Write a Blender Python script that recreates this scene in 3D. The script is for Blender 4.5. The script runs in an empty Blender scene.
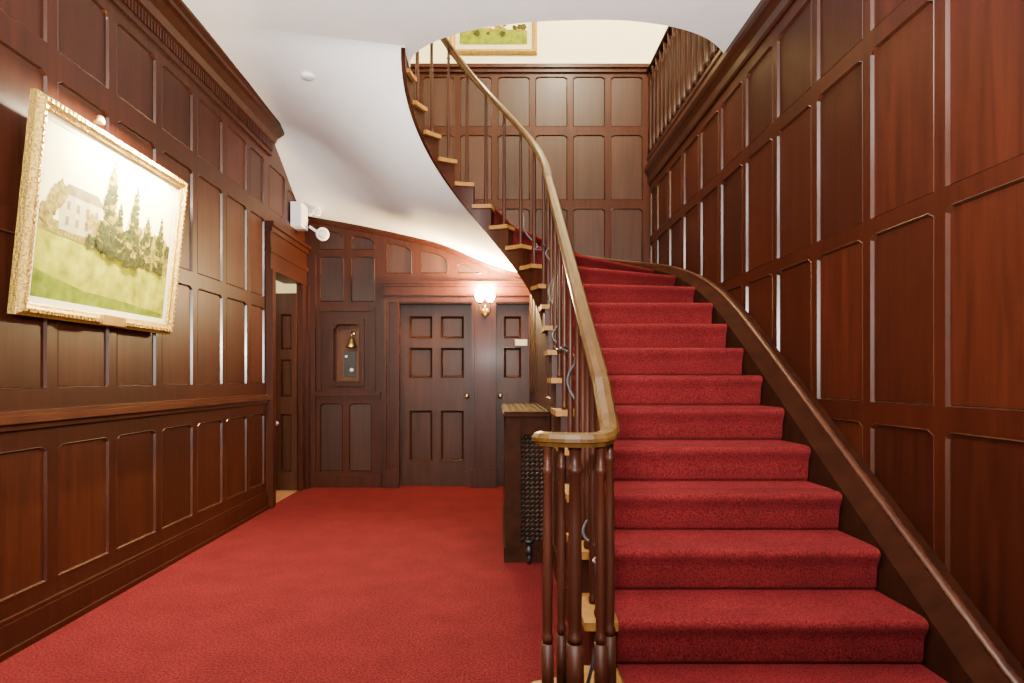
import bpy, bmesh, math, random
from mathutils import Vector, Matrix
random.seed(7)
JR = random.Random(3)
COL = bpy.context.scene.collection
R_ = math.radians

# ------------------------------------------------------------------ materials
def nmat(name):
    m = bpy.data.materials.new(name); m.use_nodes = True
    nt = m.node_tree
    return m, nt, nt.nodes['Principled BSDF']

def wood(name, dark, light, rough=0.40, scale=(14, 14, 0.9), var=0.35, bump=0.012, coat=0.02, k=1.0, spec=0.16):
    m, nt, p = nmat(name)
    dark = [c*k for c in dark]; light = [c*k for c in light]
    N, L = nt.nodes, nt.links
    tc = N.new('ShaderNodeTexCoord'); mp = N.new('ShaderNodeMapping')
    mp.inputs['Scale'].default_value = scale
    oi = N.new('ShaderNodeObjectInfo')
    add = N.new('ShaderNodeVectorMath'); add.operation = 'ADD'
    mul = N.new('ShaderNodeVectorMath'); mul.operation = 'SCALE'; mul.inputs['Scale'].default_value = 17.0
    cb = N.new('ShaderNodeCombineXYZ')
    L.new(oi.outputs['Random'], cb.inputs[0]); L.new(oi.outputs['Random'], cb.inputs[2])
    L.new(cb.outputs[0], mul.inputs[0])
    L.new(tc.outputs['Object'], mp.inputs['Vector'])
    L.new(mp.outputs['Vector'], add.inputs[0]); L.new(mul.outputs[0], add.inputs[1])
    no = N.new('ShaderNodeTexNoise'); no.inputs['Scale'].default_value = 1.6
    no.inputs['Detail'].default_value = 6; no.inputs['Roughness'].default_value = 0.6
    no.inputs['Distortion'].default_value = 0.6
    L.new(add.outputs[0], no.inputs['Vector'])
    cr = N.new('ShaderNodeValToRGB')
    cr.color_ramp.elements[0].position = 0.3; cr.color_ramp.elements[0].color = (*dark, 1)
    cr.color_ramp.elements[1].position = 0.72; cr.color_ramp.elements[1].color = (*light, 1)
    L.new(no.outputs['Fac'], cr.inputs['Fac'])
    mr = N.new('ShaderNodeMapRange'); mr.inputs['To Min'].default_value = 1 - var; mr.inputs['To Max'].default_value = 1 + var
    L.new(oi.outputs['Random'], mr.inputs['Value'])
    vs = N.new('ShaderNodeVectorMath'); vs.operation = 'SCALE'
    L.new(cr.outputs['Color'], vs.inputs[0]); L.new(mr.outputs[0], vs.inputs['Scale'])
    L.new(vs.outputs[0], p.inputs['Base Color'])
    p.inputs['Roughness'].default_value = rough; p.inputs['Specular IOR Level'].default_value = spec
    p.inputs['Coat Weight'].default_value = coat; p.inputs['Coat Roughness'].default_value = 0.15
    bp = N.new('ShaderNodeBump'); bp.inputs['Strength'].default_value = bump; bp.inputs['Distance'].default_value = 0.01
    L.new(no.outputs['Fac'], bp.inputs['Height']); L.new(bp.outputs[0], p.inputs['Normal'])
    return m

def plain(name, col, rough=0.5, metal=0.0, noise=0.0, nscale=20, bump=0.0, emit=None, estr=0.0, spec=0.5):
    m, nt, p = nmat(name)
    N, L = nt.nodes, nt.links
    p.inputs['Base Color'].default_value = (*col, 1)
    p.inputs['Roughness'].default_value = rough; p.inputs['Metallic'].default_value = metal
    p.inputs['Specular IOR Level'].default_value = spec
    tc = N.new('ShaderNodeTexCoord')
    no = N.new('ShaderNodeTexNoise'); no.inputs['Scale'].default_value = nscale; no.inputs['Detail'].default_value = 5
    L.new(tc.outputs['Object'], no.inputs['Vector'])
    cr = N.new('ShaderNodeValToRGB')
    a = [max(0, c * (1 - noise)) for c in col]; b = [min(1, c * (1 + noise)) for c in col]
    cr.color_ramp.elements[0].position = 0.3; cr.color_ramp.elements[0].color = (*a, 1)
    cr.color_ramp.elements[1].position = 0.7; cr.color_ramp.elements[1].color = (*b, 1)
    L.new(no.outputs['Fac'], cr.inputs['Fac']); L.new(cr.outputs['Color'], p.inputs['Base Color'])
    if bump:
        bp = N.new('ShaderNodeBump'); bp.inputs['Strength'].default_value = bump; bp.inputs['Distance'].default_value = 0.01
        L.new(no.outputs['Fac'], bp.inputs['Height']); L.new(bp.outputs[0], p.inputs['Normal'])
    if emit:
        p.inputs['Emission Color'].default_value = (*emit, 1); p.inputs['Emission Strength'].default_value = estr
    return m

def carpet(name, dark, light, scale=120):
    m, nt, p = nmat(name)
    N, L = nt.nodes, nt.links
    tc = N.new('ShaderNodeTexCoord')
    n1 = N.new('ShaderNodeTexNoise'); n1.inputs['Scale'].default_value = scale; n1.inputs['Detail'].default_value = 5
    n1.inputs['Roughness'].default_value = 0.8
    n2 = N.new('ShaderNodeTexNoise'); n2.inputs['Scale'].default_value = 4.0; n2.inputs['Detail'].default_value = 8
    n2.inputs['Roughness'].default_value = 0.65
    L.new(tc.outputs['Object'], n1.inputs['Vector']); L.new(tc.outputs['Object'], n2.inputs['Vector'])
    cr = N.new('ShaderNodeValToRGB')
    cr.color_ramp.elements[0].position = 0.37; cr.color_ramp.elements[0].color = (*dark, 1)
    cr.color_ramp.elements[1].position = 0.63; cr.color_ramp.elements[1].color = (*light, 1)
    L.new(n1.outputs['Fac'], cr.inputs['Fac'])
    mr = N.new('ShaderNodeMapRange'); mr.inputs['From Min'].default_value = 0.3; mr.inputs['From Max'].default_value = 0.7
    mr.inputs['To Min'].default_value = 0.84; mr.inputs['To Max'].default_value = 1.16
    L.new(n2.outputs['Fac'], mr.inputs['Value'])
    vs = N.new('ShaderNodeVectorMath'); vs.operation = 'SCALE'
    L.new(cr.outputs['Color'], vs.inputs[0]); L.new(mr.outputs[0], vs.inputs['Scale'])
    L.new(vs.outputs[0], p.inputs['Base Color'])
    p.inputs['Roughness'].default_value = 1.0; p.inputs['Specular IOR Level'].default_value = 0.1
    bp = N.new('ShaderNodeBump'); bp.inputs['Strength'].default_value = 0.6; bp.inputs['Distance'].default_value = 0.006
    L.new(n1.outputs['Fac'], bp.inputs['Height']); L.new(bp.outputs[0], p.inputs['Normal'])
    return m

KL, KR = 0.35, 0.31
LW = ((0.058, 0.0110, 0.0044), (0.125, 0.0268, 0.0106))
RW = ((0.062, 0.0100, 0.0039), (0.130, 0.0224, 0.0085))
BW = ((0.058, 0.0130, 0.0060), (0.118, 0.0290, 0.0135))
WOOD = wood('mahogany', *LW, var=0.0, k=KL)
WOODR = wood('red_mahogany', *RW, var=0.0, k=KR*1.1, rough=0.44, spec=0.12)
WOODB = wood('brown_mahogany', *BW, var=0.0, k=0.42)
PANW = wood('mahogany_panel', (0.070, 0.0140, 0.0056), (0.155, 0.0345, 0.0136), var=0.28, k=KL*0.92)
PANB = wood('brown_mahogany_panel', (0.050, 0.0158, 0.0092), (0.102, 0.0345, 0.0198), var=0.22, k=0.42, spec=0.28)
PANR = wood('red_mahogany_panel', (0.068, 0.0112, 0.0045), (0.148, 0.0270, 0.0106), var=0.28, k=KR, rough=0.46, spec=0.12)
DOORW = wood('door_wood', (0.052, 0.0172, 0.0100), (0.104, 0.0365, 0.0215), var=0.1, k=0.48)
LEAFW = wood('side_door_wood', (0.060, 0.018, 0.009), (0.12, 0.040, 0.020), var=0.1, k=0.6)
NICHEW = wood('warm_lit_niche_wood', (0.11, 0.035, 0.016), (0.20, 0.075, 0.034), var=0.0, k=0.75)  # paler wood carries the warm light inside the niche in its colour
DARKW = wood('dark_string_wood', (0.030, 0.007, 0.003), (0.055, 0.014, 0.006), var=0.0, k=0.7)
GALW = wood('gallery_mahogany', (0.040, 0.0085, 0.0034), (0.075, 0.0170, 0.0070), var=0.0, k=0.32, spec=0.10)
BALW = wood('baluster_wood', (0.050, 0.0115, 0.0050), (0.10, 0.026, 0.0110), rough=0.42, var=0.0, k=0.52, spec=0.2)
MOULD = wood('polished_moulding', (0.055, 0.016, 0.007), (0.11, 0.035, 0.016), rough=0.24, var=0.0, coat=0.25, k=0.5, spec=0.4)
RAILW = wood('handrail_wood', (0.085, 0.036, 0.0070), (0.165, 0.075, 0.0150), rough=0.30, var=0.0, coat=0.0, k=0.50, spec=0.25)
CAPW = wood('polished_cap_wood', (0.075, 0.02, 0.009), (0.14, 0.042, 0.018), rough=0.28, var=0.0, coat=0.15, scale=(3, 3, 3), k=0.5, spec=0.35)
TREADW = wood('tread_wood', (0.42, 0.175, 0.032), (0.62, 0.30, 0.070), rough=0.5, var=0.0, k=0.46)
OAK = wood('oak_floor', (0.30, 0.15, 0.06), (0.5, 0.27, 0.11), var=0.0)
CARPET = carpet('red_carpet', (0.030, 0.0020, 0.0030), (0.150, 0.0118, 0.0142), 100)
RUNNER = carpet('red_stair_carpet', (0.040, 0.0026, 0.0036), (0.178, 0.0145, 0.0165), 135)
PLASTER = plain('white_plaster', (0.93, 0.92, 0.90), 0.85, noise=0.03, nscale=5, bump=0.1)
CREAM = plain('cream_paint', (0.88, 0.82, 0.62), 0.8, noise=0.02)
GOLD = plain('gilt', (0.40, 0.25, 0.045), 0.42, 0.7, noise=0.5, nscale=90, bump=0.9)
BRASS = plain('brass', (0.6, 0.4, 0.14), 0.3, 0.95, noise=0.1)
IRON = plain('dark_iron', (0.03, 0.027, 0.025), 0.45, 0.6, noise=0.3)
STEEL = plain('steel', (0.6, 0.6, 0.58), 0.3, 0.9)
WHITEP = plain('white_plastic', (0.92, 0.91, 0.88), 0.4, noise=0.02)
MATB = plain('white_liner', (0.66, 0.56, 0.38), 0.8, noise=0.05)
GLASSG = plain('lit_glass', (1, 0.9, 0.7), 0.3, emit=(1.0, 0.76, 0.36), estr=130.0)
LENS = plain('lamp_lens', (0.7, 0.72, 0.72), 0.1, 0.3)
CABLE = plain('dark_cable_sheath', (0.03, 0.034, 0.045), 0.4)
STONE = plain('brass_toned_grille', (0.085, 0.050, 0.018), 0.9, 0.0, noise=0.4, nscale=60, spec=0.05)
COVERW = plain('matt_cover_wood', (0.022, 0.0064, 0.003), 0.8, 0.0, noise=0.3, nscale=14, spec=0.06)
STRINGW = plain('matt_string_wood', (0.020, 0.0048, 0.002), 0.85, 0.0, noise=0.3, nscale=10, spec=0.04)
SIGNW = plain('sign_ivory', (0.85, 0.75, 0.5), 0.5, noise=0.05)
def pic(name, c, n=0.35, s=14): return plain(name, c, 0.8, noise=n, nscale=s, spec=0.1)
SKY = pic('paint_sky', (0.88, 0.76, 0.40), 0.10, 4)
LAWN = pic('paint_lawn', (0.33, 0.32, 0.006), 0.45, 12)
SHADOW = pic('paint_meadow_shade', (0.15, 0.19, 0.006), 0.4, 16)
TREED = pic('paint_dark_tree', (0.045, 0.046, 0.011), 0.6, 45)
TREEL = pic('paint_light_tree', (0.22, 0.165, 0.024), 0.6, 40)
HOUSE = pic('paint_house', (0.46, 0.38, 0.21), 0.15, 20)
ROOF = pic('paint_roof', (0.20, 0.15, 0.075), 0.25, 20)

# ------------------------------------------------------------------ mesh helpers
class B:
    def __init__(s): s.bm = bmesh.new(); s.mi = 0
    def face(s, pts, mi=None):
        vs = [s.bm.verts.new(Vector(p)) for p in pts]
        try:
            f = s.bm.faces.new(vs); f.material_index = s.mi if mi is None else mi
        except ValueError: pass
    def box(s, x0, x1, y0, y1, z0, z1, P=None, mi=None):
        P = P or (lambda a, b, c: (a, b, c))
        j = lambda: JR.uniform(0.0, 0.0012)
        x0, x1, y0, y1, z0, z1 = x0+j(), x1-j(), y0+j(), y1-j(), z0+j(), z1-j()
        v = [s.bm.verts.new(Vector(P(*c))) for c in ((x0,y0,z0),(x1,y0,z0),(x1,y1,z0),(x0,y1,z0),(x0,y0,z1),(x1,y0,z1),(x1,y1,z1),(x0,y1,z1))]
        for f in ((0,3,2,1),(4,5,6,7),(0,1,5,4),(1,2,6,5),(2,3,7,6),(3,0,4,7)):
            fc = s.bm.faces.new([v[i] for i in f]); fc.material_index = s.mi if mi is None else mi
    def prism(s, poly, z0, z1, z0f=None):
        a = [s.bm.verts.new((p[0], p[1], z0)) for p in poly]
        b = [s.bm.verts.new((p[0], p[1], z1)) for p in poly]
        s.bm.faces.new(a[::-1]); s.bm.faces.new(b)
        n = len(poly)
        for i in range(n): s.bm.faces.new([a[i], a[(i+1) % n], b[(i+1) % n], b[i]])
    def loft(s, rings, caps=True, closed=True, smooth=False):
        R = [[s.bm.verts.new(Vector(p)) for p in r] for r in rings]
        n = len(R[0])
        for a, b in zip(R, R[1:]):
            for i in range(n if closed else n - 1):
                f = s.bm.faces.new([a[i], a[(i+1) % n], b[(i+1) % n], b[i]]); f.material_index = s.mi; f.smooth = smooth
        if caps and closed:
            s.bm.faces.new(R[0][::-1]).material_index = s.mi; s.bm.faces.new(R[-1]).material_index = s.mi
    def lathe(s, prof, c, axis=(0,0,1), n=12):
        ax = Vector(axis).normalized(); q = ax.to_track_quat('Z', 'Y')
        rings = []
        for h, r in prof:
            rings.append([Vector(c) + q @ Vector((r*math.cos(2*math.pi*i/n), r*math.sin(2*math.pi*i/n), h)) for i in range(n)])
        s.loft(rings)
    def sweep(s, path, prof):
        path = [Vector(p) for p in path]; rings = []
        for i, p in enumerate(path):
            t = (path[min(i+1, len(path)-1)] - path[max(i-1, 0)]).normalized()
            side = t.cross(Vector((0,0,1)))
            side = side.normalized() if side.length > 1e-4 else Vector((1,0,0))
            up = side.cross(t).normalized()
            rings.append([p + side*a + up*b for a, b in prof])
        s.loft(rings)
    def tube(s, path, r, n=8):
        s.sweep(path, [(r*math.cos(2*math.pi*i/n), r*math.sin(2*math.pi*i/n)) for i in range(n)])

def obj(name, b, mat, parent=None, smooth=False, **props):
    bmesh.ops.recalc_face_normals(b.bm, faces=b.bm.faces[:])
    off = Vector((0,0,0)); q = parent
    while q is not None: off += q.location; q = q.parent
    if off.length: bmesh.ops.translate(b.bm, verts=b.bm.verts[:], vec=-off)
    me = bpy.data.meshes.new(name); b.bm.to_mesh(me); b.bm.free()
    for m in (mat if isinstance(mat, (list, tuple)) else [mat]): me.materials.append(m)
    if smooth:
        for p in me.polygons: p.use_smooth = True
    o = bpy.data.objects.new(name, me); COL.objects.link(o)
    if parent is not None: o.parent = parent
    for k, v in props.items(): o[k] = v
    return o

def thing(name, loc, label, cat=None, group=None, kind=None):
    o = bpy.data.objects.new(name, None); COL.objects.link(o); o.location = loc; o.empty_display_size = 0.1
    o['label'] = label
    if cat: o['category'] = cat
    if group: o['group'] = group
    if kind: o['kind'] = kind
    return o

def tag(o, label, cat=None, group=None, kind=None):
    o['label'] = label
    if cat: o['category'] = cat
    if group: o['group'] = group
    if kind: o['kind'] = kind
    return o

def linsp(a, b, n): return [a + (b-a)*i/(n-1) for i in range(n)]
def sst(x): x = max(0, min(1, x)); return x*x*(3-2*x)

def panel_wall(name, P, ulo, uhi, vlo, vhi, cells, mat, pmat, parent=None, W=0.025, pname='panel', mould=0.009, thick=None, clip=None, mmat=None, fieldw=0.013):
    """framing with real holes + one recessed panel mesh per cell. cell = (u0,u1,v0,v1,hole)"""
    fn = lambda f: f if callable(f) else (lambda u, f=f: f)
    cs = []
    for c in cells:
        u0, u1 = c[0], c[1]; hole = len(c) > 4 and c[4]
        if callable(c[2]) or callable(c[3]):
            us = linsp(u0, u1, 15); f1 = fn(c[3])
        elif clip and not hole:
            cx, cz = clip
            us = [u0, u0+cx, u1-cx, u1]
            f1 = (lambda u, u0=u0, u1=u1, v=c[3]: v - cz*max(0.0, 1-(u-u0)/cx, 1-(u1-u)/cx))
        else: us = [u0, u1]; f1 = fn(c[3])
        cs.append((u0, u1, fn(c[2]), f1, hole, us))
    br = {ulo, uhi}
    for c in cs: br |= set(c[5])
    if callable(vhi) or callable(vlo): br |= set(linsp(ulo, uhi, int((uhi-ulo)/0.06)+2))
    br = sorted(x for x in br if ulo-1e-6 <= x <= uhi+1e-6)
    vl, vh = fn(vlo), fn(vhi); b = B(); e = 1e-6
    for ua, ub in zip(br, br[1:]):
        if ub-ua < 1e-5: continue
        m = (ua+ub)/2
        lst = sorted([c for c in cs if c[0] < m < c[1]], key=lambda c: c[2](m))
        cur = vl
        for c in lst + [None]:
            nx = c[2] if c else vh
            if nx(m) - cur(m) > 1e-4:
                b.face([P(ua, cur(ua+e), W), P(ub, cur(ub-e), W), P(ub, nx(ub-e), W), P(ua, nx(ua+e), W)])
            if c: cur = c[3]
    if thick:
        v0, v1 = vl(ulo), vh(ulo)
        b.face([P(ulo,v0,-thick),P(uhi,v0,-thick),P(uhi,v1,-thick),P(ulo,v1,-thick)])
        for (a0,b0),(a1,b1) in (((ulo,v0),(uhi,v0)),((uhi,v0),(uhi,v1)),((uhi,v1),(ulo,v1)),((ulo,v1),(ulo,v0))):
            b.face([P(a0,b0,-thick),P(a1,b1,-thick),P(a1,b1,W),P(a0,b0,W)])
    bmesh.ops.remove_doubles(b.bm, verts=b.bm.verts[:], dist=1e-5)
    o = obj(name, b, mat, parent)
    for c in cs:
        if c[4]: continue
        u0, u1, f0, f1, _, us = c
        def ring(i, w):
            mp = lambda u: u0 + i + (u-u0)/(u1-u0)*(u1-u0-2*i)
            return [P(mp(u), f0(u)+i, w) for u in us] + [P(mp(u), f1(u)-i, w) for u in reversed(us)]
        pb = B()
        rings = [ring(0, W), ring(0.003, W+0.002), ring(mould, fieldw-0.002), ring(mould+0.002, fieldw)]
        R = [[pb.bm.verts.new(Vector(p)) for p in r] for r in rings]
        n = len(R[0])
        for a, d in zip(R, R[1:]):
            for i in range(n):
                pb.bm.faces.new([a[i], a[(i+1)%n], d[(i+1)%n], d[i]]).material_index = 1
        pb.bm.faces.new(R[-1])
        po = obj(pname, pb, [pmat, mmat or MOULD], o)
    return o

# ------------------------------------------------------------------ layout constants
XL, XR, YB = -2.13, 1.67, 7.05
ZC, ZF = 3.52, 3.773
r, t = 0.1715, 0.28
Y0 = -1.6
S0, DTH = 10.3, 16.5
CX, RIN = -0.165, 0.495
CY = 1.98 + t*(S0-1)
CLIP = (0.034, 0.020)

def soffit_z(x, y):
    th = math.degrees(math.atan2(y-CY, x-CX))
    if th < -90: th += 360
    s = S0 + th/DTH
    q = max(0, 22-s)
    d = r*1.03*(q - 0.2*(1-math.exp(-q/0.2)))
    wx = sst((-0.75-x)/1.4); fy = sst((y-5.75)/1.3)
    return ZC - d*((1-wx) + wx*fy) + 0.11*sst((y-6.0)/1.05)*sst((0.1-x)/0.85)

def P_in(s, off=0.0):
    if s <= S0: return Vector((CX+RIN+off, 1.98+t*(s-1), 0))
    th = R_((s-S0)*DTH); q = RIN+off
    return Vector((CX+q*math.cos(th), CY+q*math.sin(th), 0))

def inside(x, y, bx):
    xl, xr, yt, rl, rr = bx
    if x > xr or x < xl or y > yt: return False
    if x > xr-rr and y > yt-rr and math.hypot(x-xr+rr, y-yt+rr) > rr: return False
    if x < xl+rl and y > yt-rl and math.hypot(x-xl-rl, y-yt+rl) > rl: return False
    return True
STB = (-1.20, 1.515, 6.95, 1.0, 1.0)
WLB = (XL, XR-0.002, YB-0.002, 0.0, 0.0)
def P_out(s, bx=STB, off=0.0):
    if s <= S0: return Vector((bx[1]+off, 1.98+t*(s-1), 0))
    th = R_((s-S0)*DTH); c, sn = math.cos(th), math.sin(th)
    lo, hi = 0.0, 6.0
    for _ in range(40):
        m = (lo+hi)/2
        if inside(CX+m*c, CY+m*sn, bx): lo = m
        else: hi = m
    lo += off
    return Vector((CX+lo*c, CY+lo*sn, 0))
def P_clip(s, zlim, off=0.0):
    """outer end of a tread, pulled in so that it stays above the plaster soffit"""
    a, c = P_in(s), P_out(s, STB, off)
    if s <= S0: return c
    best = 0.12
    f = 0.06
    while f <= 1.0:
        p = a.lerp(c, f)
        if soffit_z(p.x, p.y) > zlim: break
        best = f; f += 0.02
    if f > 1.0: return c
    return a.lerp(c, max(0.12, best))

# ------------------------------------------------------------------ floor
b = B(); b.box(XL, XR, Y0, YB+0.1, -0.06, 0.0)
tag(obj('floor', b, CARPET), 'red wall-to-wall carpet covering the hall floor', kind='structure')
b = B(); b.box(-4.2, XL-0.001, 5.0, 9.6, -0.06, 0.0)
tag(obj('floor', b, OAK), 'wooden floor of the side room seen through the open doorway', kind='structure')

# ------------------------------------------------------------------ left wall
PL = lambda u, v, w: (XL-0.025+w, u, v)
cells = []
rows = [(0.24, 0.88), (1.15, 1.84), (1.94, 2.65), (2.78, 3.2)]
k = -12
while True:
    u0 = 4.02+0.48*k+0.035; u1 = u0+0.41
    k += 1
    if u0 < Y0+0.02: continue
    if u0 > 5.5: break
    if u1 > 5.84: u1 = 5.83
    if u1 < 0.4: continue
    for v0, v1 in rows: cells.append((u0, u1, v0, v1))
cells.append((6.03, 6.80, 0.0, 2.2, True))
cells.append((5.95, 6.4, 2.78, 3.2)); cells.append((6.47, 6.95, 2.78, 3.12))
wl = panel_wall('wall_left', PL, Y0, YB, 0, ZC, cells, WOOD, PANW, clip=CLIP)
tag(wl, 'panelled mahogany wall on the left with the gilt framed painting', kind='structure')
b = B()
for (z0, z1, w) in ((0.97, 1.0, 0.02), (1.0, 1.035, 0.045), (1.035, 1.055, 0.03)):
    b.box(XL, XL+w, Y0, 5.87, z0, z1)
tag(obj('trim_1', b, CAPW), 'moulded wooden chair rail along the left wall', kind='structure')
b = B(); b.box(XL, XL+0.025, Y0, 5.87, 0.02, 0.14); b.box(XL, XL+0.035, Y0, 5.87, 0.0, 0.03); b.box(XL, XL+0.018, Y0, 5.87, 0.14, 0.16)
tag(obj('baseboard_left', b, WOOD), 'dark wooden baseboard along the left wall', kind='structure')
# cornice
b = B()
prof = [(0, 3.27), (0.02, 3.27), (0.025, 3.30), (0.03, 3.38), (0.05, 3.39), (0.07, 3.43), (0.12, 3.46), (0.15, 3.47), (0.155, 3.49), (0.185, 3.505), (0.19, 3.52), (0, 3.52)]
b.loft([[(XL+w, yy, z) for w, z in prof] for yy in (Y0, 5.98)])
yy = Y0+0.02
while yy < 5.94:
    b.box(XL+0.028, XL+0.038, yy, yy+0.02, 3.305, 3.375); yy += 0.034
tag(obj('trim_2', b, WOOD), 'dark wooden cornice with fluted frieze at the top of the left wall', kind='structure')

# left doorway
d1 = thing('door_1', (XL, 6.4, 0), 'open panelled door in the left wall near the corner', kind='structure')
b = B()
b.box(XL-0.02, XL+0.045, 5.875, 6.01, 0, 2.2); b.box(XL-0.02, XL+0.065, 5.87, 5.91, 0, 2.2); b.box(XL-0.02, XL+0.03, 5.98, 6.015, 0, 2.22)
b.box(XL-0.02, XL+0.05, 6.82, 6.98, 0, 2.2); b.box(XL-0.02, XL+0.08, 6.92, 6.99, 0, 2.2)
b.box(XL-0.02, XL+0.045, 5.87, 6.99, 2.2, 2.55); b.box(XL-0.02, XL+0.055, 5.86, 7.0, 2.36, 2.40)
b.box(XL-0.02, XL+0.06, 5.86, 7.01, 2.55, 2.60); b.box(XL-0.02, XL+0.08, 5.85, 7.03, 2.60, 2.64)
b.box(XL-0.14, XL-0.0, 5.99, 6.01, 0, 2.2); b.box(XL-0.14, XL, 6.0, 6.80, 2.2, 2.23)
obj('casing', b, WOOD, d1)
def PD1(u, v, w): return (XL-0.005-u, 6.82-w+0.06*u, v)
lc = []
for (a, c) in ((0.055, 0.175), (0.235, 0.36), (0.46, 0.68)):
    for (e, f) in ((0.2, 0.82), (1.0, 1.40), (1.50, 1.88)): lc.append((a, c, e, f))
lf = panel_wall('door_leaf', PD1, 0, 0.78, 0.01, 2.10, lc, LEAFW, LEAFW, parent=d1, thick=0.02, mould=0.02, W=0.035, fieldw=0.008)
for uu, vv in ((0.72, 1.0), (0.205, 0.72)):
    b = B(); b.lathe([(0,0.012),(0.03,0.012),(0.04,0.026),(0.055,0.026),(0.06,0.015)], PD1(uu,vv,0.035), (0,-1,0)); obj('door_knob', b, STEEL, lf, True)
b = B(); b.box(-4.2, -4.15, 5.0, 9.6, 0, 3.0)
tag(obj('wall_side_room', b, CREAM), 'cream wall of the side room behind the open door', kind='structure')
b = B(); b.box(-4.2, XL-0.03, 9.55, 9.6, 0, 3.0); b.box(XL-0.09, XL-0.04, YB+0.1, 9.6, 0, 3.0); b.box(-4.2, XL-0.03, 4.95, 5.0, 0, 3.0)
tag(obj('wall_side_room', b, CREAM), 'cream end wall of the side room', kind='structure')
b = B(); b.box(-4.2, XL-0.03, 5.0, 9.6, 3.0, 3.05)
tag(obj('ceiling', b, PLASTER), 'white ceiling of the side room', kind='structure')

# ------------------------------------------------------------------ right wall
PR = lambda u, v, w: (XR+0.025-w, u, v)
cells = []
rows = [(0.2, 1.0), (1.09, 1.84), (1.91, 2.67), (2.75, 3.24)]
for k in range(-6, 10):
    u0 = 2.42+0.48*k+0.03; u1 = min(u0+0.42, YB-0.05)
    if u1 < 0.9: continue
    for v0, v1 in rows:
        zs = r*(1+(u0-1.98)/t) if u0 < CY else 1.75
        if v1 < zs+0.1: continue
        cells.append((u0, u1, v0, v1))
wr = panel_wall('wall_right', PR, Y0, YB, 0, 3.66, cells, WOODR, PANR, clip=CLIP)
tag(wr, 'tall red mahogany panelled wall rising beside the stairs on the right', kind='structure')
b = B()
prof = [(0, 3.32), (0.012, 3.32), (0.02, 3.34), (0.02, 3.40), (0.035, 3.43), (0.05, 3.45), (0.06, 3.48), (0.06, 3.515), (0, 3.515)]
b.loft([[(XR-w, yy, z) for w, z in prof] for yy in (Y0, YB-0.001)])
prof = [(0, 3.52), (0.02, 3.52), (0.02, 3.58), (0.03, 3.60), (0.03, 3.63), (0.01, 3.645), (0.01, 3.66), (-0.05, 3.66), (-0.05, 3.52)]
b.loft([[(XR-w, yy, z) for w, z in prof] for yy in (4.67, YB-0.001)])
tag(obj('trim_3', b, DARKW), 'slim dark cornice and gallery fascia at the top of the right wall', kind='structure')

# ------------------------------------------------------------------ back wall
PB = lambda u, v, w: (u, YB+0.025-w, v)
zsb = lambda X: soffit_z(X, YB)
cells = [(-1.08, -0.29, 0.0, 2.015, True), (-0.02, 0.335, 0.0, 2.015, True), (-1.82, -1.51, 1.16, 1.80, True)]
cells += [(-1.96, -1.71, 0.17, 0.92), (-1.64, -1.39, 0.17, 0.92)]
cells += [(-1.96, -1.70, 2.04, 2.54), (-1.62, -1.36, 2.04, 2.54)]
def soft(a, c, off, rise, vmin):
    m, h = (a+c)/2, (c-a)/2
    return lambda u: max(vmin, zsb(u)-off - rise*min(1.0, abs(u-m)/h)**5)
for a, c in ((-1.96, -1.70), (-1.62, -1.36)): cells.append((a, c, 2.61, soft(a, c, 0.11, 0.045, 2.66)))
for a, c in ((-1.23, -0.95), (-0.85, -0.55), (-0.45, -0.18)):
    cells.append((a, c, 2.35, soft(a, c, 0.115, 0.045, 2.385)))
for k in range(-4, 5):
    u0 = -0.42+0.415*k; u1 = u0+0.355
    zl = max(zsb(u0), zsb(u1)) + 0.2
    for v0, v1 in ((2.45, 3.07), (3.16, 3.88), (3.97, 4.52)):
        v = max(v0, zl)
        if v < v1-0.15: cells.append((u0, u1, v, v1))
wb = panel_wall('wall_back', PB, XL-0.03, XR+0.03, 0, 4.6, cells, WOODB, PANB, clip=CLIP)
tag(wb, 'panelled mahogany wall at the back of the hall and the stairwell', kind='structure')
b = B()
for f in (((-1.82,1.16),(-1.51,1.16)), ((-1.51,1.16),(-1.51,1.80)), ((-1.51,1.80),(-1.82,1.80)), ((-1.82,1.80),(-1.82,1.16))):
    b.face([PB(*f[0],0.025), PB(*f[1],0.025), PB(*f[1],-0.14), PB(*f[0],-0.14)])
b.face([PB(-1.82,1.16,-0.14),PB(-1.51,1.16,-0.14),PB(-1.51,1.80,-0.14),PB(-1.82,1.80,-0.14)])
obj('niche', b, NICHEW, wb)
b = B()
for x0,x1,z0,z1 in ((-1.86,-1.81,1.11,1.85),(-1.52,-1.47,1.11,1.85),(-1.81,-1.52,1.79,1.85),(-1.81,-1.52,1.11,1.165)): b.box(x0,x1,YB-0.035,YB,z0,z1)
for x0,x1,z0,z1 in ((-1.82,-1.805,1.16,1.80),(-1.525,-1.51,1.16,1.80),(-1.805,-1.525,1.788,1.80),(-1.805,-1.525,1.155,1.168)): b.box(x0,x1,YB-0.05,YB+0.01,z0,z1)
for x0,x1,z0,z1 in ((-1.99,-1.945,1.06,1.98),(-1.395,-1.35,1.06,1.98),(-1.945,-1.395,1.935,1.98)): b.box(x0,x1,YB-0.022,YB,z0,z1)
for sg_ in (-1, 1):   # clipped shoulders at the head of the opening
    cx = -1.665+sg_*0.142
    q = [(cx, 1.79), (cx, 1.735), (cx-sg_*0.05, 1.79)]
    b.loft([[(x, y, z) for x, z in q] for y in (YB-0.03, YB+0.0)])
obj('niche_frame', b, WOODB, wb)
b = B()
for (z0, z1, w) in ((0.97, 1.0, 0.02), (1.0, 1.035, 0.045), (1.035, 1.055, 0.03)): b.box(-2.05, -1.29, YB-w, YB, z0, z1)
b.box(-2.05, -1.28, YB-0.025, YB, 0, 0.14)
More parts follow.
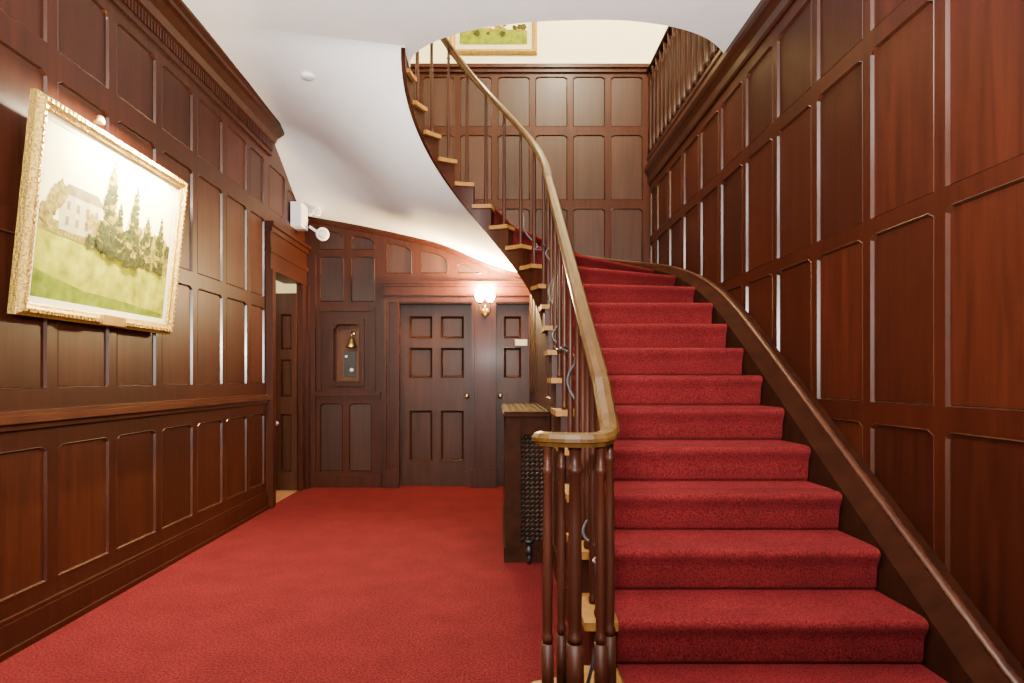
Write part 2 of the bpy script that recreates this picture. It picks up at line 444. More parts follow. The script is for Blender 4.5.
b.box(XL+0.03, -2.0, YB-0.04, YB, 0, 2.55)
tag(obj('trim_4', b, WOODB), 'chair rail and baseboard on the back wall left of the door', kind='structure')
b = B()
b.box(XL, XR, YB-0.03, YB, 4.56, 4.60); b.box(XL, XR, YB-0.055, YB, 4.60, 4.64)
tag(obj('trim_5', b, WOODB), 'wooden cap rail above the stairwell panelling', kind='structure')
b = B(); rings = []
for X in linsp(XL, 0.33, 40):
    z = zsb(X)
    rings.append([(X,YB,z-0.055),(X,YB-0.015,z-0.05),(X,YB-0.022,z-0.03),(X,YB-0.03,z-0.02),(X,YB-0.03,z+0.02),(X,YB,z+0.02)])
b.loft(rings)
tag(obj('trim_7', b, WOODB), 'curved wooden moulding following the plaster soffit along the back wall', kind='structure')
# door surround
b = B()
def cas(x0, x1):
    b.box(x0, x1, YB-0.04, YB+0.02, 0, 2.06); b.box(x0, x0+0.035, YB-0.08, YB, 0, 2.03); b.box(x1-0.035, x1, YB-0.065, YB, 0, 2.03)
    b.box(x0+0.035, x0+0.06, YB-0.058, YB, 0, 2.04); b.box(x1-0.06, x1-0.035, YB-0.052, YB, 0, 2.04)
    b.box(x0-0.005, x1+0.005, YB-0.085, YB, 0, 0.2)
cas(-1.25, -1.08); cas(-0.29, -0.02)
b.box(-1.25, 0.34, YB-0.045, YB+0.02, 2.015, 2.2); b.box(-1.26, 0.34, YB-0.065, YB, 2.1, 2.125); b.box(-1.26, 0.34, YB-0.06, YB, 2.03, 2.055)
b.box(-1.27, 0.34, YB-0.06, YB, 2.2, 2.23); b.box(-1.285, 0.34, YB-0.075, YB, 2.23, 2.255)
tag(obj('trim_6', b, WOODB), 'moulded wooden casing and header around the two back doors', kind='structure')
def PDB(u, v, w): return (u, YB+0.12-w, v)
lc = []
for (a, c) in ((-0.99, -0.73), (-0.64, -0.38)):
    for (e, f) in ((0.27, 0.84), (1.2, 1.54), (1.64, 1.89)): lc.append((a, c, e, f))
d2 = panel_wall('door_2', PDB, -1.16, -0.21, 0.0, 2.12, lc, DOORW, DOORW, thick=0.02, mould=0.026, W=0.034, mmat=DOORW, fieldw=0.008)
tag(d2, 'closed six-panel wooden door in the back wall', kind='structure')
KN = [(0,0.026),(0.006,0.026),(0.008,0.01),(0.035,0.01),(0.04,0.024),(0.055,0.028),(0.068,0.02),(0.072,0.004)]
b = B(); b.lathe(KN, (-0.345, YB+0.086, 1.0), (0,-1,0), 14); obj('door_knob', b, BRASS, d2, True)
lc = [(0.065, 0.26, 0.27, 0.84), (0.065, 0.26, 1.2, 1.54), (0.065, 0.26, 1.64, 1.89)]
d3 = panel_wall('door_3', PDB, -0.12, 0.42, 0.0, 2.12, lc, DOORW, DOORW, thick=0.02, mould=0.026, W=0.034, mmat=DOORW, fieldw=0.008)
tag(d3, 'narrow panelled wooden door beside the stairs with a small sign', kind='structure')
b = B(); b.lathe(KN, (0.025, YB+0.086, 1.0), (0,-1,0), 14); obj('door_knob', b, BRASS, d3, True)
b = B(); b.box(0.19, 0.325, YB+0.072, YB+0.086, 1.56, 1.63)
sg = tag(obj('door_sign', b, SIGNW), 'small ivory sign plate on the narrow door beside the stairs', 'sign')

# ------------------------------------------------------------------ ceiling, soffit
# front edge of the stairwell opening, seen from below: rounded oval that runs into the inner string
XO = -0.660
edge = []
for u in linsp(0, 1, 20):
    a, m, c = (XO, 4.80), (XO, 4.53), (-0.30, 4.325)
    edge.append(((1-u)**2*a[0]+2*u*(1-u)*m[0]+u*u*c[0], (1-u)**2*a[1]+2*u*(1-u)*m[1]+u*u*c[1]))
KX = [(-0.30,4.325),(0.0,4.215),(0.40,4.155),(0.925,4.17),(1.38,4.34),(1.67,4.66)]
SL = [-0.569,-0.24,-0.05,0.20,0.66,1.60]
for i in range(len(KX)-1):
    (xa, ya), (xb, yb) = KX[i], KX[i+1]; h = xb-xa
    for u in linsp(0, 1, 14)[1:]:
        edge.append((xa+u*h, (2*u**3-3*u*u+1)*ya + (u**3-2*u*u+u)*h*SL[i] + (-2*u**3+3*u*u)*yb + (u**3-u*u)*h*SL[i+1]))
lefts = [(X, CY+(X-CX)*math.tan(R_(13))) for X in linsp(XL, XO, 8)]
b = B(); be = B(); bf = B()
for (xa, ya), (xb, yb) in list(zip(lefts, lefts[1:])) + list(zip(edge, edge[1:])):
    if xb-xa < 1e-6: continue
    b.face([(xa, Y0, ZC), (xb, Y0, ZC), (xb, yb, ZC), (xa, ya, ZC)])
    bf.face([(xa, 1.5, ZF), (xb, 1.5, ZF), (xb, yb, ZF), (xa, ya, ZF)])
for (xa, ya), (xb, yb) in zip(edge, edge[1:]):
    be.face([(xa, ya, ZC), (xb, yb, ZC), (xb, yb, ZF+0.02), (xa, ya, ZF+0.02)])
ss = linsp(S0, 22, 80); gr = []
for s in ss:
    a, c = P_in(s), P_out(s, WLB)
    row = []
    for f in linsp(0, 1, 28):
        p = a.lerp(c, f); row.append((p.x, p.y, soffit_z(p.x, p.y)))
    gr.append(row)
b.loft(gr, caps=False, closed=False, smooth=True)
ce = obj('ceiling', b, PLASTER, None)
tag(ce, 'white plaster ceiling sweeping down into the curved underside of the stairs', kind='structure')
obj('opening_edge', be, PLASTER, ce, True)
bf.box(XR+0.06, 3.3, 1.5, YB, ZF-0.2, ZF)
tag(obj('floor', bf, CARPET), 'carpeted landing floor of the storey above', kind='structure')
# upper storey shell
b = B(); b.box(XL-0.05, 3.3, YB+0.0, YB+0.06, 4.6, 6.4); b.box(XR+0.06, 3.3, YB, YB+0.06, ZF, 4.6)
tag(obj('wall_upper_back', b, CREAM), 'cream painted wall above the stairwell panelling', kind='structure')
b = B(); b.box(3.3, 3.36, 1.5, YB+0.06, ZF, 6.4)
tag(obj('wall_upper_right', b, CREAM), 'cream wall behind the upper gallery balustrade', kind='structure')
b = B(); b.box(XL-0.06, XL-0.0, 1.5, YB, ZC+0.01, 6.4)
tag(obj('wall_upper_left', b, CREAM), 'cream wall on the left of the upper landing', kind='structure')
b = B(); b.box(XL-0.06, 3.36, 1.44, 1.5, ZF, 6.4)
tag(obj('wall_upper_front', b, CREAM), 'cream wall at the front of the upper landing', kind='structure')
b = B(); b.box(XL-0.06, 3.36, 1.44, YB+0.06, 6.4, 6.45)
tag(obj('ceiling', b, PLASTER), 'white ceiling of the upper storey', kind='structure')

# ------------------------------------------------------------------ wall under stairs
PS = lambda u, v, w: (0.370-w, u, v)
def sp_top(Y):
    if Y < CY: return max(0.02, r*(1+(Y-1.98)/t) - 0.20)
    return soffit_z(0.35, Y) - 0.0
cells = []
for u0, u1 in ((2.75,3.1),(3.18,3.6),(3.68,4.1),(4.18,4.6),(5.62,6.05),(6.13,6.56),(6.64,6.95)):
    tf = lambda u: sp_top(u)-0.16
    if u0 >= 4.1:
        cells.append((u0, u1, 0.2, 0.92)); cells.append((u0, u1, 1.06, lambda u: sp_top(u)-0.16))
    else: cells.append((u0, u1, 0.14, tf))
wu = panel_wall('wall_under_stairs', PS, 2.1, YB, 0, sp_top, cells, WOODB, PANB)
tag(wu, 'panelled wooden side wall beneath the curving stairs', kind='structure')

# ------------------------------------------------------------------ staircase
st = thing('staircase', (0.9, 1.98, 0), 'curving mahogany staircase with red carpet runner and pale tread ends', 'staircase')
TT = 0.03
XE = STB[1]-0.03
for n in range(1, 22):
    z = n*r
    ov = 0.02/t
    if n == 1:
        poly = [(XE,1.96),(0.2,1.955),(0.12,1.975),(0.07,2.03),(0.07,2.1),(0.12,2.17),(0.2,2.2),(0.30,2.29),(XE,2.29)]
        b = B(); b.prism(poly, z-TT, z); obj('tread', b, TREADW, st)
        c = [(XE,1.99),(0.21,1.98),(0.14,2.0),(0.095,2.04),(0.095,2.09),(0.14,2.15),(0.21,2.18),(0.31,2.27),(XE,2.27)]
        b = B(); b.prism(c, 0.0, z-TT); obj('riser', b, WOOD, st)
        continue
    sm = [n-ov] + linsp(n, n+1, 5) + [n+1.05]
    ip = [P_in(s, -0.027) for s in sm]; op = [P_clip(s, z-0.04, -0.03) for s in sm]
    b = B(); b.prism([(p.x, p.y) for p in ip] + [(p.x, p.y) for p in reversed(op)], z-TT, z)
    obj('tread', b, TREADW, st)
    a, c = P_in(n+0.04), P_clip(n+0.04, z-r-0.01, -0.03); a2, c2 = P_in(n+0.1), P_clip(n+0.1, z-r-0.01, -0.03)
    b = B(); b.prism([(a.x,a.y),(c.x,c.y),(c2.x,c2.y),(a2.x,a2.y)], z-r, z-TT)
    obj('riser', b, WOOD, st)
# carpet runner
b = B(); rings = []
def strip(s, z, zl):
    a, c = P_in(s, 0.09), P_clip(s, zl, -0.015)
    return [(a.x, a.y, z), (c.x, c.y, z)]
for n in range(1, 23):
    z0, z1 = (n-1)*r, n*r
    for ds, z in ((0.02, z0+0.014), (0.006, z0+0.018), (-0.002, z0+0.032), (-0.006, z1-0.075), (-0.012, z1-0.052), (-0.022, z1-0.034), (-0.03, z1-0.018), (-0.031, z1-0.004), (-0.024, z1+0.007), (-0.008, z1+0.013), (0.03, z1+0.015)):
        rings.append(strip(n+ds/t, z, z0-0.01))
rings.append(strip(22.3, 22*r+0.014, 99))
b.loft(rings, caps=False, closed=False)
obj('carpet_runner', b, RUNNER, st, True)
# inner string
b = B(); sl = linsp(1.15, 22, 260)
for sa, sb in zip(sl, sl[1:]):
    m = (sa+sb)/2; zt = math.floor(m+0.02)*r-TT
    q = []
    for s in (sa, sb):
        p, p2 = P_in(s), P_in(s, 0.03)
        zb = (s*r-0.28) if s < S0 else min(soffit_z(p.x, p.y), s*r-0.2)-0.012
        q.append((p, p2, max(0.0, zb)))
    (a, a2, za), (c, c2, zc_) = q
    if zt <= max(za, zc_)+0.005: continue
    b.face([(a.x,a.y,za),(c.x,c.y,zc_),(c.x,c.y,zt),(a.x,a.y,zt)])
    b.face([(a.x,a.y,za),(c.x,c.y,zc_),(c2.x,c2.y,zc_),(a2.x,a2.y,za)])
bmesh.ops.remove_doubles(b.bm, verts=b.bm.verts[:], dist=1e-5)
obj('inner_string', b, WOOD, st)
# wall string + cap (heights smoothed along the path)
sl = linsp(0.75, 15.2, 140)
pts = [P_out(s) for s in sl]; arc = [0.0]
for a, c in zip(pts, pts[1:]): arc.append(arc[-1]+(c-a).length)
zr = [s*r+0.075 for s in sl]; zs_ = []
for i in range(len(sl)):
    h = min(0.9, arc[i]-arc[0], arc[-1]-arc[i]); tw = tz = 0.0
    for j in range(len(sl)):
        d = abs(arc[j]-arc[i])
        if d <= h+1e-9:
            seg = (arc[min(j+1,len(sl)-1)]-arc[max(j-1,0)])
            wgt = seg*(1.0-d/(h+0.05)); tw += wgt; tz += wgt*zr[j]
    zs_.append(tz/tw)
b = B(); rings = []
for s, z in zip(sl, zs_):
    a, a2, c = P_out(s), P_out(s, STB, 0.08), P_out(s, WLB)
    zb = max(0.0, z-0.42)
    za_, zc2 = zb, zb
    if s > S0: za_ = max(zb, soffit_z(a.x, a.y)+0.03); zc2 = max(zb, soffit_z(c.x, c.y)+0.03)
    rings.append([(a.x,a.y,za_),(a.x,a.y,max(za_+0.01,z-0.055)),(a2.x,a2.y,z),(c.x,c.y,z),(c.x,c.y,zc2)])
b.loft(rings); obj('wall_string', b, STRINGW, st)
b = B(); rings = []
for s, z in zip(sl, zs_):
    q = [(P_out(s, STB, o+0.085), h) for o, h in ((-0.008,-0.004),(-0.009,0.006),(-0.004,0.014),(0.004,0.018),(0.016,0.019),(0.025,0.014),(0.028,0.0))]
    rings.append([(p.x, p.y, z+h) for p, h in q])
b.loft(rings); obj('wall_string_cap', b, CAPW, st, True)

# ------------------------------------------------------------------ balustrade
bl = thing('balustrade', (0.36, 2.0, 0), 'mahogany stair balustrade with a swept handrail spiralling up to the landing', 'railing')
RH = 0.86
path = []
for s in linsp(22.4, 1.9, 190):
    p = P_in(s, 0.03); path.append((p.x, p.y, s*r+RH))
path += [(0.36, 2.19, 1.145), (0.36, 2.145, 1.105), (0.36, 2.10, 1.07), (0.358, 2.06, 1.045), (0.352, 2.02, 1.028), (0.338, 1.99, 1.018), (0.315, 1.97, 1.012), (0.285, 1.96, 1.01), (0.25, 1.958, 1.01), (0.21, 1.965, 1.01), (0.17, 1.98, 1.01), (0.145, 2.0, 1.01), (0.135, 2.025, 1.01)]
prof = [(0.031,-0.006),(0.031,0.005),(0.022,0.018),(0.0,0.023),(-0.022,0.018),(-0.031,0.005),(-0.031,-0.006),(-0.021,-0.010),(-0.018,-0.022),(0.018,-0.022),(0.021,-0.010)]
b = B(); b.sweep(path, prof); obj('handrail', b, RAILW, bl, False)
def baluster(x, y, z0, z1, k=1.0, base=0.0, name='baluster', n=10):
    b = B(); h = z1-z0
    if base:
        w = 0.0165*k; b.box(x-w, x+w, y-w, y+w, z0, z0+base)
    zb = base
    pr = [(zb,0.013),(zb+0.012,0.0165),(zb+0.024,0.0165),(zb+0.032,0.0125),(zb+0.05,0.0135),(zb+(h-zb)*0.3,0.0150),(zb+(h-zb)*0.6,0.0130),(h-0.10,0.0112),(h-0.095,0.0145),(h-0.082,0.0145),(h-0.077,0.0112),(h-0.03,0.0112),(h-0.02,0.0150),(h,0.0150)]
    b.lathe([(hh, rr*k) for hh, rr in pr], (x, y, z0), n=n)
    return obj(name, b, BALW, bl, True)
for n in range(2, 22):
    for f in ((0.12, 0.62) if n < 4 else (0.3,)):
        s = n+f; p = P_in(s, 0.03)
        baluster(p.x, p.y, n*r, s*r+RH-0.012, 0.98)
baluster(0.155, 2.0, r, 1.0, 1.1, 0.2); baluster(0.32, 1.995, r, 1.0, 1.1, 0.2); baluster(0.360, 2.06, r, 1.03, 1.1, 0.2)
baluster(0.205, 2.07, r, 1.0, 0.95, 0.2)
baluster(0.24, 2.0, r, 1.0, 1.55, 0.2, 'newel_post', 14)
# dark cable wound up through the balusters
cp = []
for s in linsp(1.75, 13.5, 150):
    p = P_in(s, 0.03 + 0.028*math.sin(2*math.pi*(s-0.1)))
    cp.append((p.x, p.y, s*r + 0.10 + 0.28*(0.5+0.5*math.sin(1.35*s+0.6))))
b = B(); b.tube([(0.29, 2.09, 0.19), (0.31, 2.10, 0.26), (0.335, 2.13, 0.36)] + cp, 0.006, 6)
tag(obj('cable', b, CABLE, None, True), 'thin dark cable winding up between the stair balusters', 'cable')

# upper gallery railing
ug = thing('gallery_railing', (XR, 5.8, 3.66), 'upper gallery railing with dark balusters above the right wall', 'railing')
b = B(); b.sweep([(XR+0.0, y, 4.56) for y in linsp(4.4, 7.03, 10)], [(a*1.4, c*1.4) for a, c in prof]); obj('handrail', b, GALW, ug, True)
for i in range(16):
    y = 4.62+i*0.158
    b = B(); b.lathe([(0,0.034),(0.05,0.034),(0.06,0.028),(0.2,0.033),(0.3,0.026),(0.6,0.027),(0.72,0.023),(0.74,0.031),(0.77,0.031),(0.78,0.025),(0.89,0.031)], (XR, y, 3.66), n=10)
    obj('baluster', b, GALW, ug, True)

# ------------------------------------------------------------------ hall painting
TL = R_(6.0)
PB0 = Vector((-2.085, 3.375, 1.475))
def PP(u, v, w): return (PB0.x + v*math.sin(TL) + w*math.cos(TL), PB0.y + u, PB0.z + v*math.cos(TL) - w*math.sin(TL))
fp = thing('framed_painting', tuple(PB0), 'large landscape painting in ornate gilt frame leaning from the left wall', 'painting')
fw, fh = 0.645, 0.965
def rng(i, w, U=fw, H=fh): return [PP(-U+i, i, w), PP(U-i, i, w), PP(U-i, H-i, w), PP(-U+i, H-i, w)]
b = B(); b.loft([rng(0.0,-0.01), rng(0.0,0.022), rng(0.010,0.030), rng(0.018,0.044), rng(0.032,0.048), rng(0.044,0.036), rng(0.056,0.03), rng(0.062,0.022), rng(0.062,0.008)], caps=False)
for i in range(44):
    u = -fw+0.03+i*(2*fw-0.06)/43
    for v in (0.026, fh-0.026): b.box(u-0.009, u+0.009, v-0.009, v+0.009, 0.042, 0.051, P=PP)
for i in range(30):
    v = 0.06+i*(fh-0.12)/29
    for u in (-fw+0.026, fw-0.026): b.box(u-0.009, u+0.009, v-0.009, v+0.009, 0.042, 0.051, P=PP)
obj('frame', b, GOLD, fp)
b = B(); b.loft([rng(0.06,0.016), rng(0.09,0.012)], caps=False); obj('liner', b, MATB, fp)
b = B(); U = fw-0.088; V0, V1 = 0.088, fh-0.088; HV = V0+(V1-V0)*0.42
mats = [SKY, LAWN, SHADOW, TREED, TREEL, HOUSE, ROOF]
b.face([PP(-U,HV,0.01),PP(U,HV,0.01),PP(U,V1,0.01),PP(-U,V1,0.01)], 0)
b.face([PP(-U,V0,0.01),PP(U,V0,0.01),PP(U,HV,0.01),PP(-U,HV,0.01)], 1)
b.face([PP(-U,V0,0.0106),PP(U,V0,0.0106),PP(U,V0+0.03,0.0106),PP(0.1,V0+0.06,0.0106),PP(-0.2,V0+0.07,0.0106),PP(-U,V0+0.13,0.0106)], 2)
b.face([PP(-U,HV-0.02,0.0108),PP(-0.2,HV-0.035,0.0108),PP(0.1,HV-0.06,0.0108),PP(U,HV-0.07,0.0108),PP(U,HV+0.05,0.0108),PP(0.2,HV+0.06,0.0108),PP(-0.1,HV+0.02,0.0108),PP(-U,HV+0.04,0.0108)], 4)
hx = -0.26
b.face([PP(hx-0.16,HV,0.0112),PP(hx+0.14,HV,0.0112),PP(hx+0.14,HV+0.17,0.0112),PP(hx-0.16,HV+0.17,0.0112)], 5)
b.face([PP(hx-0.18,HV+0.17,0.0114),PP(hx+0.16,HV+0.17,0.0114),PP(hx+0.10,HV+0.22,0.0114),PP(hx-0.12,HV+0.22,0.0114)], 6)
for i in range(4):
    for j in range(2):
        x = hx-0.12+i*0.07; z = HV+0.03+j*0.07
        b.face([PP(x,z,0.0116),PP(x+0.025,z,0.0116),PP(x+0.025,z+0.04,0.0116),PP(x,z+0.04,0.0116)], 6)
lay = [0.0118]
def nxt(): lay[0] += 0.00002; return lay[0]
def bush(x, z, rad, mi, sq=1.2):
    wz = nxt(); pts = []
    for i in range(26):
        a = 2*math.pi*i/26; q = rad*(0.65+0.55*random.random()); pts.append(PP(x+q*math.cos(a), z+q*sq*math.sin(a), wz))
    b.face(pts, mi)
def conifer(x, z, h, w):
    # feathery tree: layered ragged boughs over a thin trunk
    wz = nxt(); b.face([PP(x-0.006, z, wz), PP(x+0.006, z, wz), PP(x+0.002, z+h, wz), PP(x-0.002, z+h, wz)], 3)
    for i in range(26):
        f = i/25; ww = w*(1-f)**0.8+0.006
        for sd in (-1, 1):
            bush(x+sd*ww*random.uniform(0.25, 0.75), z+h*(0.05+0.95*f)+random.uniform(-.01,.01), ww*random.uniform(0.35, 0.6)+0.004, 3 if random.random() < 0.8 else 4, 0.8)
for i in range(16): bush(0.10+i*0.029, HV+0.04+random.uniform(0,.12), random.uniform(.03,.055), 4 if i % 3 else 3)
for i in range(5): bush(-0.51+i*0.02, HV+0.05+0.03*i, 0.045, 4)
for i in range(9): bush(-0.20+0.02*i, HV-0.03+random.uniform(0,.12), 0.04, 4)
for i in range(6): bush(-0.20+0.05*i, HV-0.03+random.uniform(0,.03), 0.03, 3)
conifer(0.30, HV-0.05, 0.28, 0.05); conifer(0.44, HV-0.07, 0.32, 0.05); conifer(0.03, HV-0.05, 0.28, 0.05)
conifer(-0.06, HV-0.05, 0.48, 0.075); conifer(0.16, HV-0.08, 0.44, 0.07)
obj('canvas', b, mats, fp)
b = B(); b.box(-0.10, 0.10, 0.006, 0.056, 0.045, 0.062, P=PP); obj('name_plate', b, BRASS, fp)
pl = thing('picture_light', (-1.98, 3.15, 2.44), 'small round brass picture lamp at the top edge of the gilt framed landscape', 'lamp')
b = B(); b.lathe([(0,0.010),(0.008,0.020),(0.022,0.024),(0.038,0.024),(0.040,0.02)], (-1.94, 3.12, 2.480), (-0.2,0.1,-1), 16); obj('lamp_head', b, BRASS, pl, True)
b = B(); b.tube([(-2.0, 3.16, 2.446), (-1.99, 3.15, 2.465), (-1.97, 3.14, 2.48), (-1.95, 3.125, 2.483), (-1.94, 3.12, 2.480)], 0.004, 8); obj('arm', b, IRON, pl, True)

# upstairs painting
up = thing('framed_painting', (-0.05, YB, 4.757), 'framed landscape picture hanging on the cream wall above the stairwell', 'painting')
b = B()
def ur(i, w): return [(-0.53+i, YB-w, 4.757+i), (0.43-i, YB-w, 4.757+i), (0.43-i, YB-w, 5.45-i), (-0.53+i, YB-w, 5.45-i)]
b.loft([ur(0,0.002), ur(0,0.03), ur(0.02,0.045), ur(0.05,0.03), ur(0.06,0.012)], caps=False); obj('frame', b, GOLD, up)
b = B(); b.face(ur(0.058, 0.012)); obj('mat_board', b, MATB, up)
b = B()
b.face([(-0.42,YB-0.015,4.867),(0.32,YB-0.015,4.867),(0.32,YB-0.015,5.02),(-0.42,YB-0.015,5.06)], 1)
b.face([(-0.42,YB-0.015,5.06),(0.32,YB-0.015,5.02),(0.32,YB-0.015,5.34),(-0.42,YB-0.015,5.34)], 0)
for i in range(18):
    cx = random.uniform(-0.38, 0.28); cz = 5.0+random.uniform(-0.02, 0.09); q = random.uniform(0.02, 0.045)
    b.face([(cx+q*(0.7+0.4*random.random())*math.cos(a), YB-0.0155-i*0.00005, cz+q*(0.7+0.4*random.random())*math.sin(a)) for a in [2*math.pi*j/14 for j in range(14)]], 2 if i % 2 else 3)
obj('canvas', b, [SKY, SHADOW, TREED, TREEL], up)

# ------------------------------------------------------------------ wall sconce
sx, sz = -0.14, 2.08
sc = thing('wall_sconce', (sx, YB-0.05, sz-0.2), 'lit brass wall sconce with two glass shades between the back doors', 'lamp')
b = B(); b.lathe([(0,0.05),(0.012,0.05),(0.02,0.03),(0.03,0.012)], (sx, YB-0.055, sz-0.16), (0,-1,0), 16)
b.lathe([(-0.05,0.004),(-0.03,0.014),(0,0.018),(0.03,0.01),(0.07,0.016),(0.1,0.004)], (sx, YB-0.09, sz-0.18), n=10); obj('backplate', b, BRASS, sc, True)
for sg_ in (-1, 1):
    xx = sx+sg_*0.055
    b = B(); b.tube([(sx, YB-0.08, sz-0.16), (sx+sg_*0.02, YB-0.11, sz-0.19), (sx+sg_*0.05, YB-0.14, sz-0.17), (xx, YB-0.15, sz-0.12), (xx, YB-0.15, sz-0.07)], 0.006, 8)
    b.lathe([(0,0.008),(0.01,0.022),(0.02,0.022)], (xx, YB-0.15, sz-0.08), n=12); obj('arm', b, BRASS, sc, True)
    b = B(); b.lathe([(0,0.02),(0.02,0.038),(0.06,0.052),(0.10,0.050),(0.135,0.054)], (xx, YB-0.15, sz-0.06), n=16); obj('glass_shade', b, GLASSG, sc, True)

# ------------------------------------------------------------------ emergency light
em = thing('emergency_light', (XL, 6.7, 2.75), 'white emergency light with two lamp heads above the left doorway', 'light')
b = B(); b.box(XL+0.002, XL+0.11, 6.56, 6.80, 2.76, 3.01); b.box(XL+0.11, XL+0.118, 6.59, 6.77, 2.79, 2.98)
obj('housing', b, WHITEP, em)
for (x, y, z, rr) in ((-1.945, 6.84, 2.97, 0.045), (-1.89, 6.82, 2.73, 0.07)):
    b = B(); b.lathe([(0,rr*0.5),(rr*0.4,rr*0.9),(rr*1.1,rr),(rr*1.2,rr*0.85)], (x, y, z), (0.5,-0.8,-0.15), 18)
    b.tube([(x, y, z), (-2.0, 6.78, z*0.5+1.44)], 0.015, 8)
    h = obj('lamp_head', b, WHITEP, em, True)
    b = B(); d = Vector((0.5,-0.8,-0.15)).normalized(); b.lathe([(rr*1.19, rr*0.8),(rr*1.26,rr*0.4),(rr*1.27,0.004)], (x,y,z), d, 16); obj('lens', b, LENS, h, True)
# smoke detector
b = B(); b.lathe([(0.004,0.05),(-0.01,0.05),(-0.016,0.04),(-0.02,0.02),(-0.02,0.004)], (-1.40, 4.72, soffit_z(-1.40, 4.72)), n=24)
tag(obj('smoke_detector', b, WHITEP, None, True), 'small round white detector on the plaster ceiling', 'smoke detector')

# ------------------------------------------------------------------ bell in the niche
wt = thing('hanging_bell', (-1.64, YB+0.14, 1.3), 'old brass bell hanging inside the back wall niche', 'bell')
b = B(); b.lathe([(0,0.012),(0.012,0.022),(0.035,0.034),(0.08,0.044),(0.115,0.062),(0.122,0.058)], (-1.63, YB+0.07, 1.66), (0,0,-1), 20); obj('bell', b, BRASS, wt, True)
b = B(); b.tube([(-1.63, YB+0.16, 1.70), (-1.63, YB+0.14, 1.72), (-1.63, YB+0.11, 1.72), (-1.63, YB+0.075, 1.695), (-1.63, YB+0.07, 1.66)], 0.008, 8); b.lathe([(0,0.03),(0.01,0.03),(0.014,0.012)], (-1.63, YB+0.164, 1.70), (0,-1,0), 14); obj('bracket', b, BRASS, wt, True)
b = B(); b.box(-1.735, -1.60, YB+0.145, YB+0.164, 1.22, 1.50); obj('backplate', b, IRON, wt)
for kx, kz, kr in ((-1.64, 1.29, 0.022), (-1.70, 1.44, 0.017)):
    b = B(); b.lathe([(0,kr*0.4),(0.012,kr*0.9),(0.03,kr),(0.04,kr*0.5)], (kx, YB+0.146, kz), (0,-1,0), 14); obj('knob', b, WHITEP, wt, True)

# ------------------------------------------------------------------ radiator cover
rc = thing('radiator_cover', (0.19, 4.9, 0), 'dark wooden radiator cover with lattice grille beside the stair foot', 'radiator cover')
X0, X1, Ya, Yb, H = 0.05, 0.338, 4.18, 5.5, 0.95
b = B()
b.box(X0, X0+0.02, Ya, Yb, 0, H); b.box(X1-0.02, X1, Ya, Yb, 0, H); b.box(X0, X1, Yb-0.02, Yb, 0, H)
b.box(X0, X0+0.10, Ya-0.005, Ya+0.02, 0, H); b.box(X1-0.03, X1, Ya-0.005, Ya+0.02, 0, H)
b.box(X0+0.10, X1-0.03, Ya-0.003, Ya+0.02, H-0.12, H); b.box(X0+0.10, X1-0.03, Ya-0.003, Ya+0.02, 0, 0.13)
b.box(X0-0.012, X1, Ya-0.02, Ya-0.006, 0, 0.1); b.box(X0-0.012, X0, Ya-0.018, Yb, 0, 0.1)
b.box(X0+0.02, X1-0.02, Ya+0.06, Ya+0.07, 0.1, H-0.1)
obj('body', b, COVERW, rc)
b = B()
b.box(X0-0.02, X1, Ya-0.025, Yb, H, H+0.02)
b.box(X0-0.012, X0+0.02, Ya-0.016, Yb, H+0.02, H+0.032); b.box(X1-0.025, X1, Ya-0.016, Yb, H+0.02, H+0.032); b.box(X0+0.02, X1-0.025, Ya-0.016, Ya+0.02, H+0.02, H+0.032); b.box(X0+0.02, X1-0.025, Yb-0.03, Yb, H+0.02, H+0.032)
obj('top', b, COVERW, rc)
b = B(); b.box(X0+0.02, X1-0.025, Ya+0.02, Yb-0.03, H+0.02, H+0.024)
for i in range(26):
    y = Ya+0.05+i*0.046; b.box(X0+0.03, X1-0.035, y, y+0.022, H+0.024, H+0.032)
for i in range(5):
    x = X0+0.05+i*0.045; b.box(x, x+0.012, Ya+0.03, Yb-0.04, H+0.026, H+0.034)
obj('top_grille', b, STONE, rc)
b = B(); gx0, gx1, gz0, gz1 = X0+0.10, X1-0.03, 0.13, H-0.12
nx, nz = 5, 23
for i in range(nx):
    for j in range(nz):
        cx = gx0+(i+0.5)*(gx1-gx0)/nx; cz = gz0+(j+0.5)*(gz1-gz0)/nz; w = 0.5*(gx1-gx0)/nx; h = 0.5*(gz1-gz0)/nz
        o_ = [(cx-w,cz),(cx,cz-h),(cx+w,cz),(cx,cz+h)]; i_ = [(cx+(x-cx)*.62, cz+(z-cz)*.62) for x, z in o_]
        for q in range(4):
            a, c = o_[q], o_[(q+1)%4]; e, f = i_[q], i_[(q+1)%4]
            b.face([(a[0],Ya+0.005,a[1]),(c[0],Ya+0.005,c[1]),(f[0],Ya+0.002,f[1]),(e[0],Ya+0.002,e[1])])
obj('grille', b, IRON, rc)
b = B(); b.tube([(0.20, Ya-0.05, 0.0), (0.20, Ya-0.05, 0.07)], 0.013, 8); b.lathe([(0,0.02),(0.02,0.024),(0.04,0.024),(0.05,0.012),(0.075,0.012),(0.08,0.03),(0.095,0.03)], (0.20, Ya-0.05, 0.06), n=12)
obj('valve', b, IRON, rc, True)

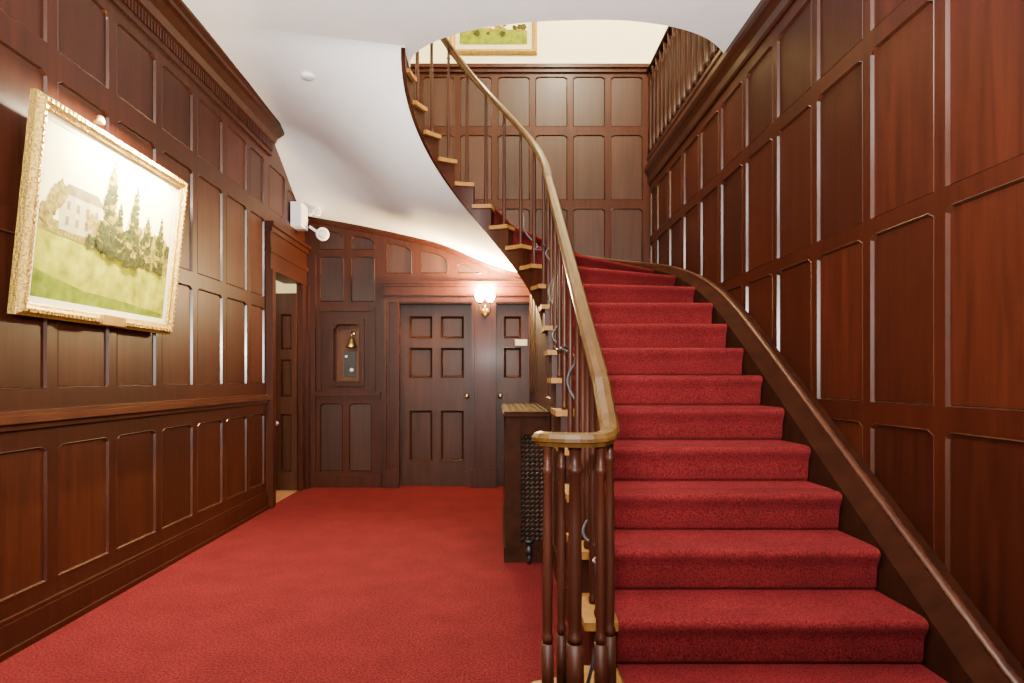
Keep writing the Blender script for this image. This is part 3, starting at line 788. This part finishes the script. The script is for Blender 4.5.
# ------------------------------------------------------------------ lights
def area(name, loc, rot, sx, sy, e, col=(1,1,1)):
    l = bpy.data.lights.new(name, 'AREA'); l.shape = 'RECTANGLE'; l.size = sx; l.size_y = sy; l.energy = e; l.color = col
    o = bpy.data.objects.new(name, l); o.location = loc; o.rotation_euler = rot; COL.objects.link(o); return o
def point(name, loc, e, col=(1,1,1), rad=0.05):
    l = bpy.data.lights.new(name, 'POINT'); l.energy = e; l.color = col; l.shadow_soft_size = rad
    o = bpy.data.objects.new(name, l); o.location = loc; COL.objects.link(o); return o
area('rear_fill', (-0.1, -1.5, 1.9), (R_(92), 0, 0), 1.4, 1.8, 48, (1.0, 0.95, 0.89))  # fill light added behind the camera to brighten the hall from the front
area('bounced_fill', (-0.2, -0.5, 1.7), (R_(150), 0, 0), 0.5, 0.5, 800, (1.0, 0.965, 0.915))  # unseen up-light added to brighten the ceiling, like a bounced flash
point('overhead_fill', (-0.3, 1.7, 3.15), 120, (1.0, 0.94, 0.84), 0.2)  # added fill point above the view, no fixture modelled
for sg_ in (-1, 1): point('sconce_bulb', (sx+sg_*0.055, YB-0.15, sz+0.11), 320, (1.0, 0.68, 0.32), 0.03)
pa = area('picture_lamp', (-1.865, 3.45, 2.47), (0, R_(28), 0), 0.04, 0.7, 210, (1.0, 0.88, 0.56))
point('upper_lamp', (0.9, 4.6, 5.7), 780, (1.0, 0.86, 0.58), 0.2)
point('gallery_lamp', (2.9, 5.8, 5.6), 60, (1.0, 0.82, 0.46), 0.15)
point('side_room_lamp', (-3.2, 8.3, 2.5), 30, (1.0, 0.86, 0.6), 0.1)
point('side_room_lamp', (-3.0, 5.5, 2.2), 12, (1.0, 0.82, 0.6), 0.1)
w = bpy.data.worlds.new('World'); bpy.context.scene.world = w; w.use_nodes = True
w.node_tree.nodes['Background'].inputs[0].default_value = (1.0, 0.96, 0.9, 1); w.node_tree.nodes['Background'].inputs[1].default_value = 0.25

# ------------------------------------------------------------------ camera
cd = bpy.data.cameras.new('Camera'); cd.sensor_width = 36; cd.lens = 640/1024*36
cd.shift_x = 14/1024; cd.shift_y = 36.5/1024; cd.clip_start = 0.05
co = bpy.data.objects.new('Camera', cd); co.location = (0, 0, 1.2); co.rotation_euler = (R_(90), 0, 0); COL.objects.link(co)
bpy.context.scene.camera = co
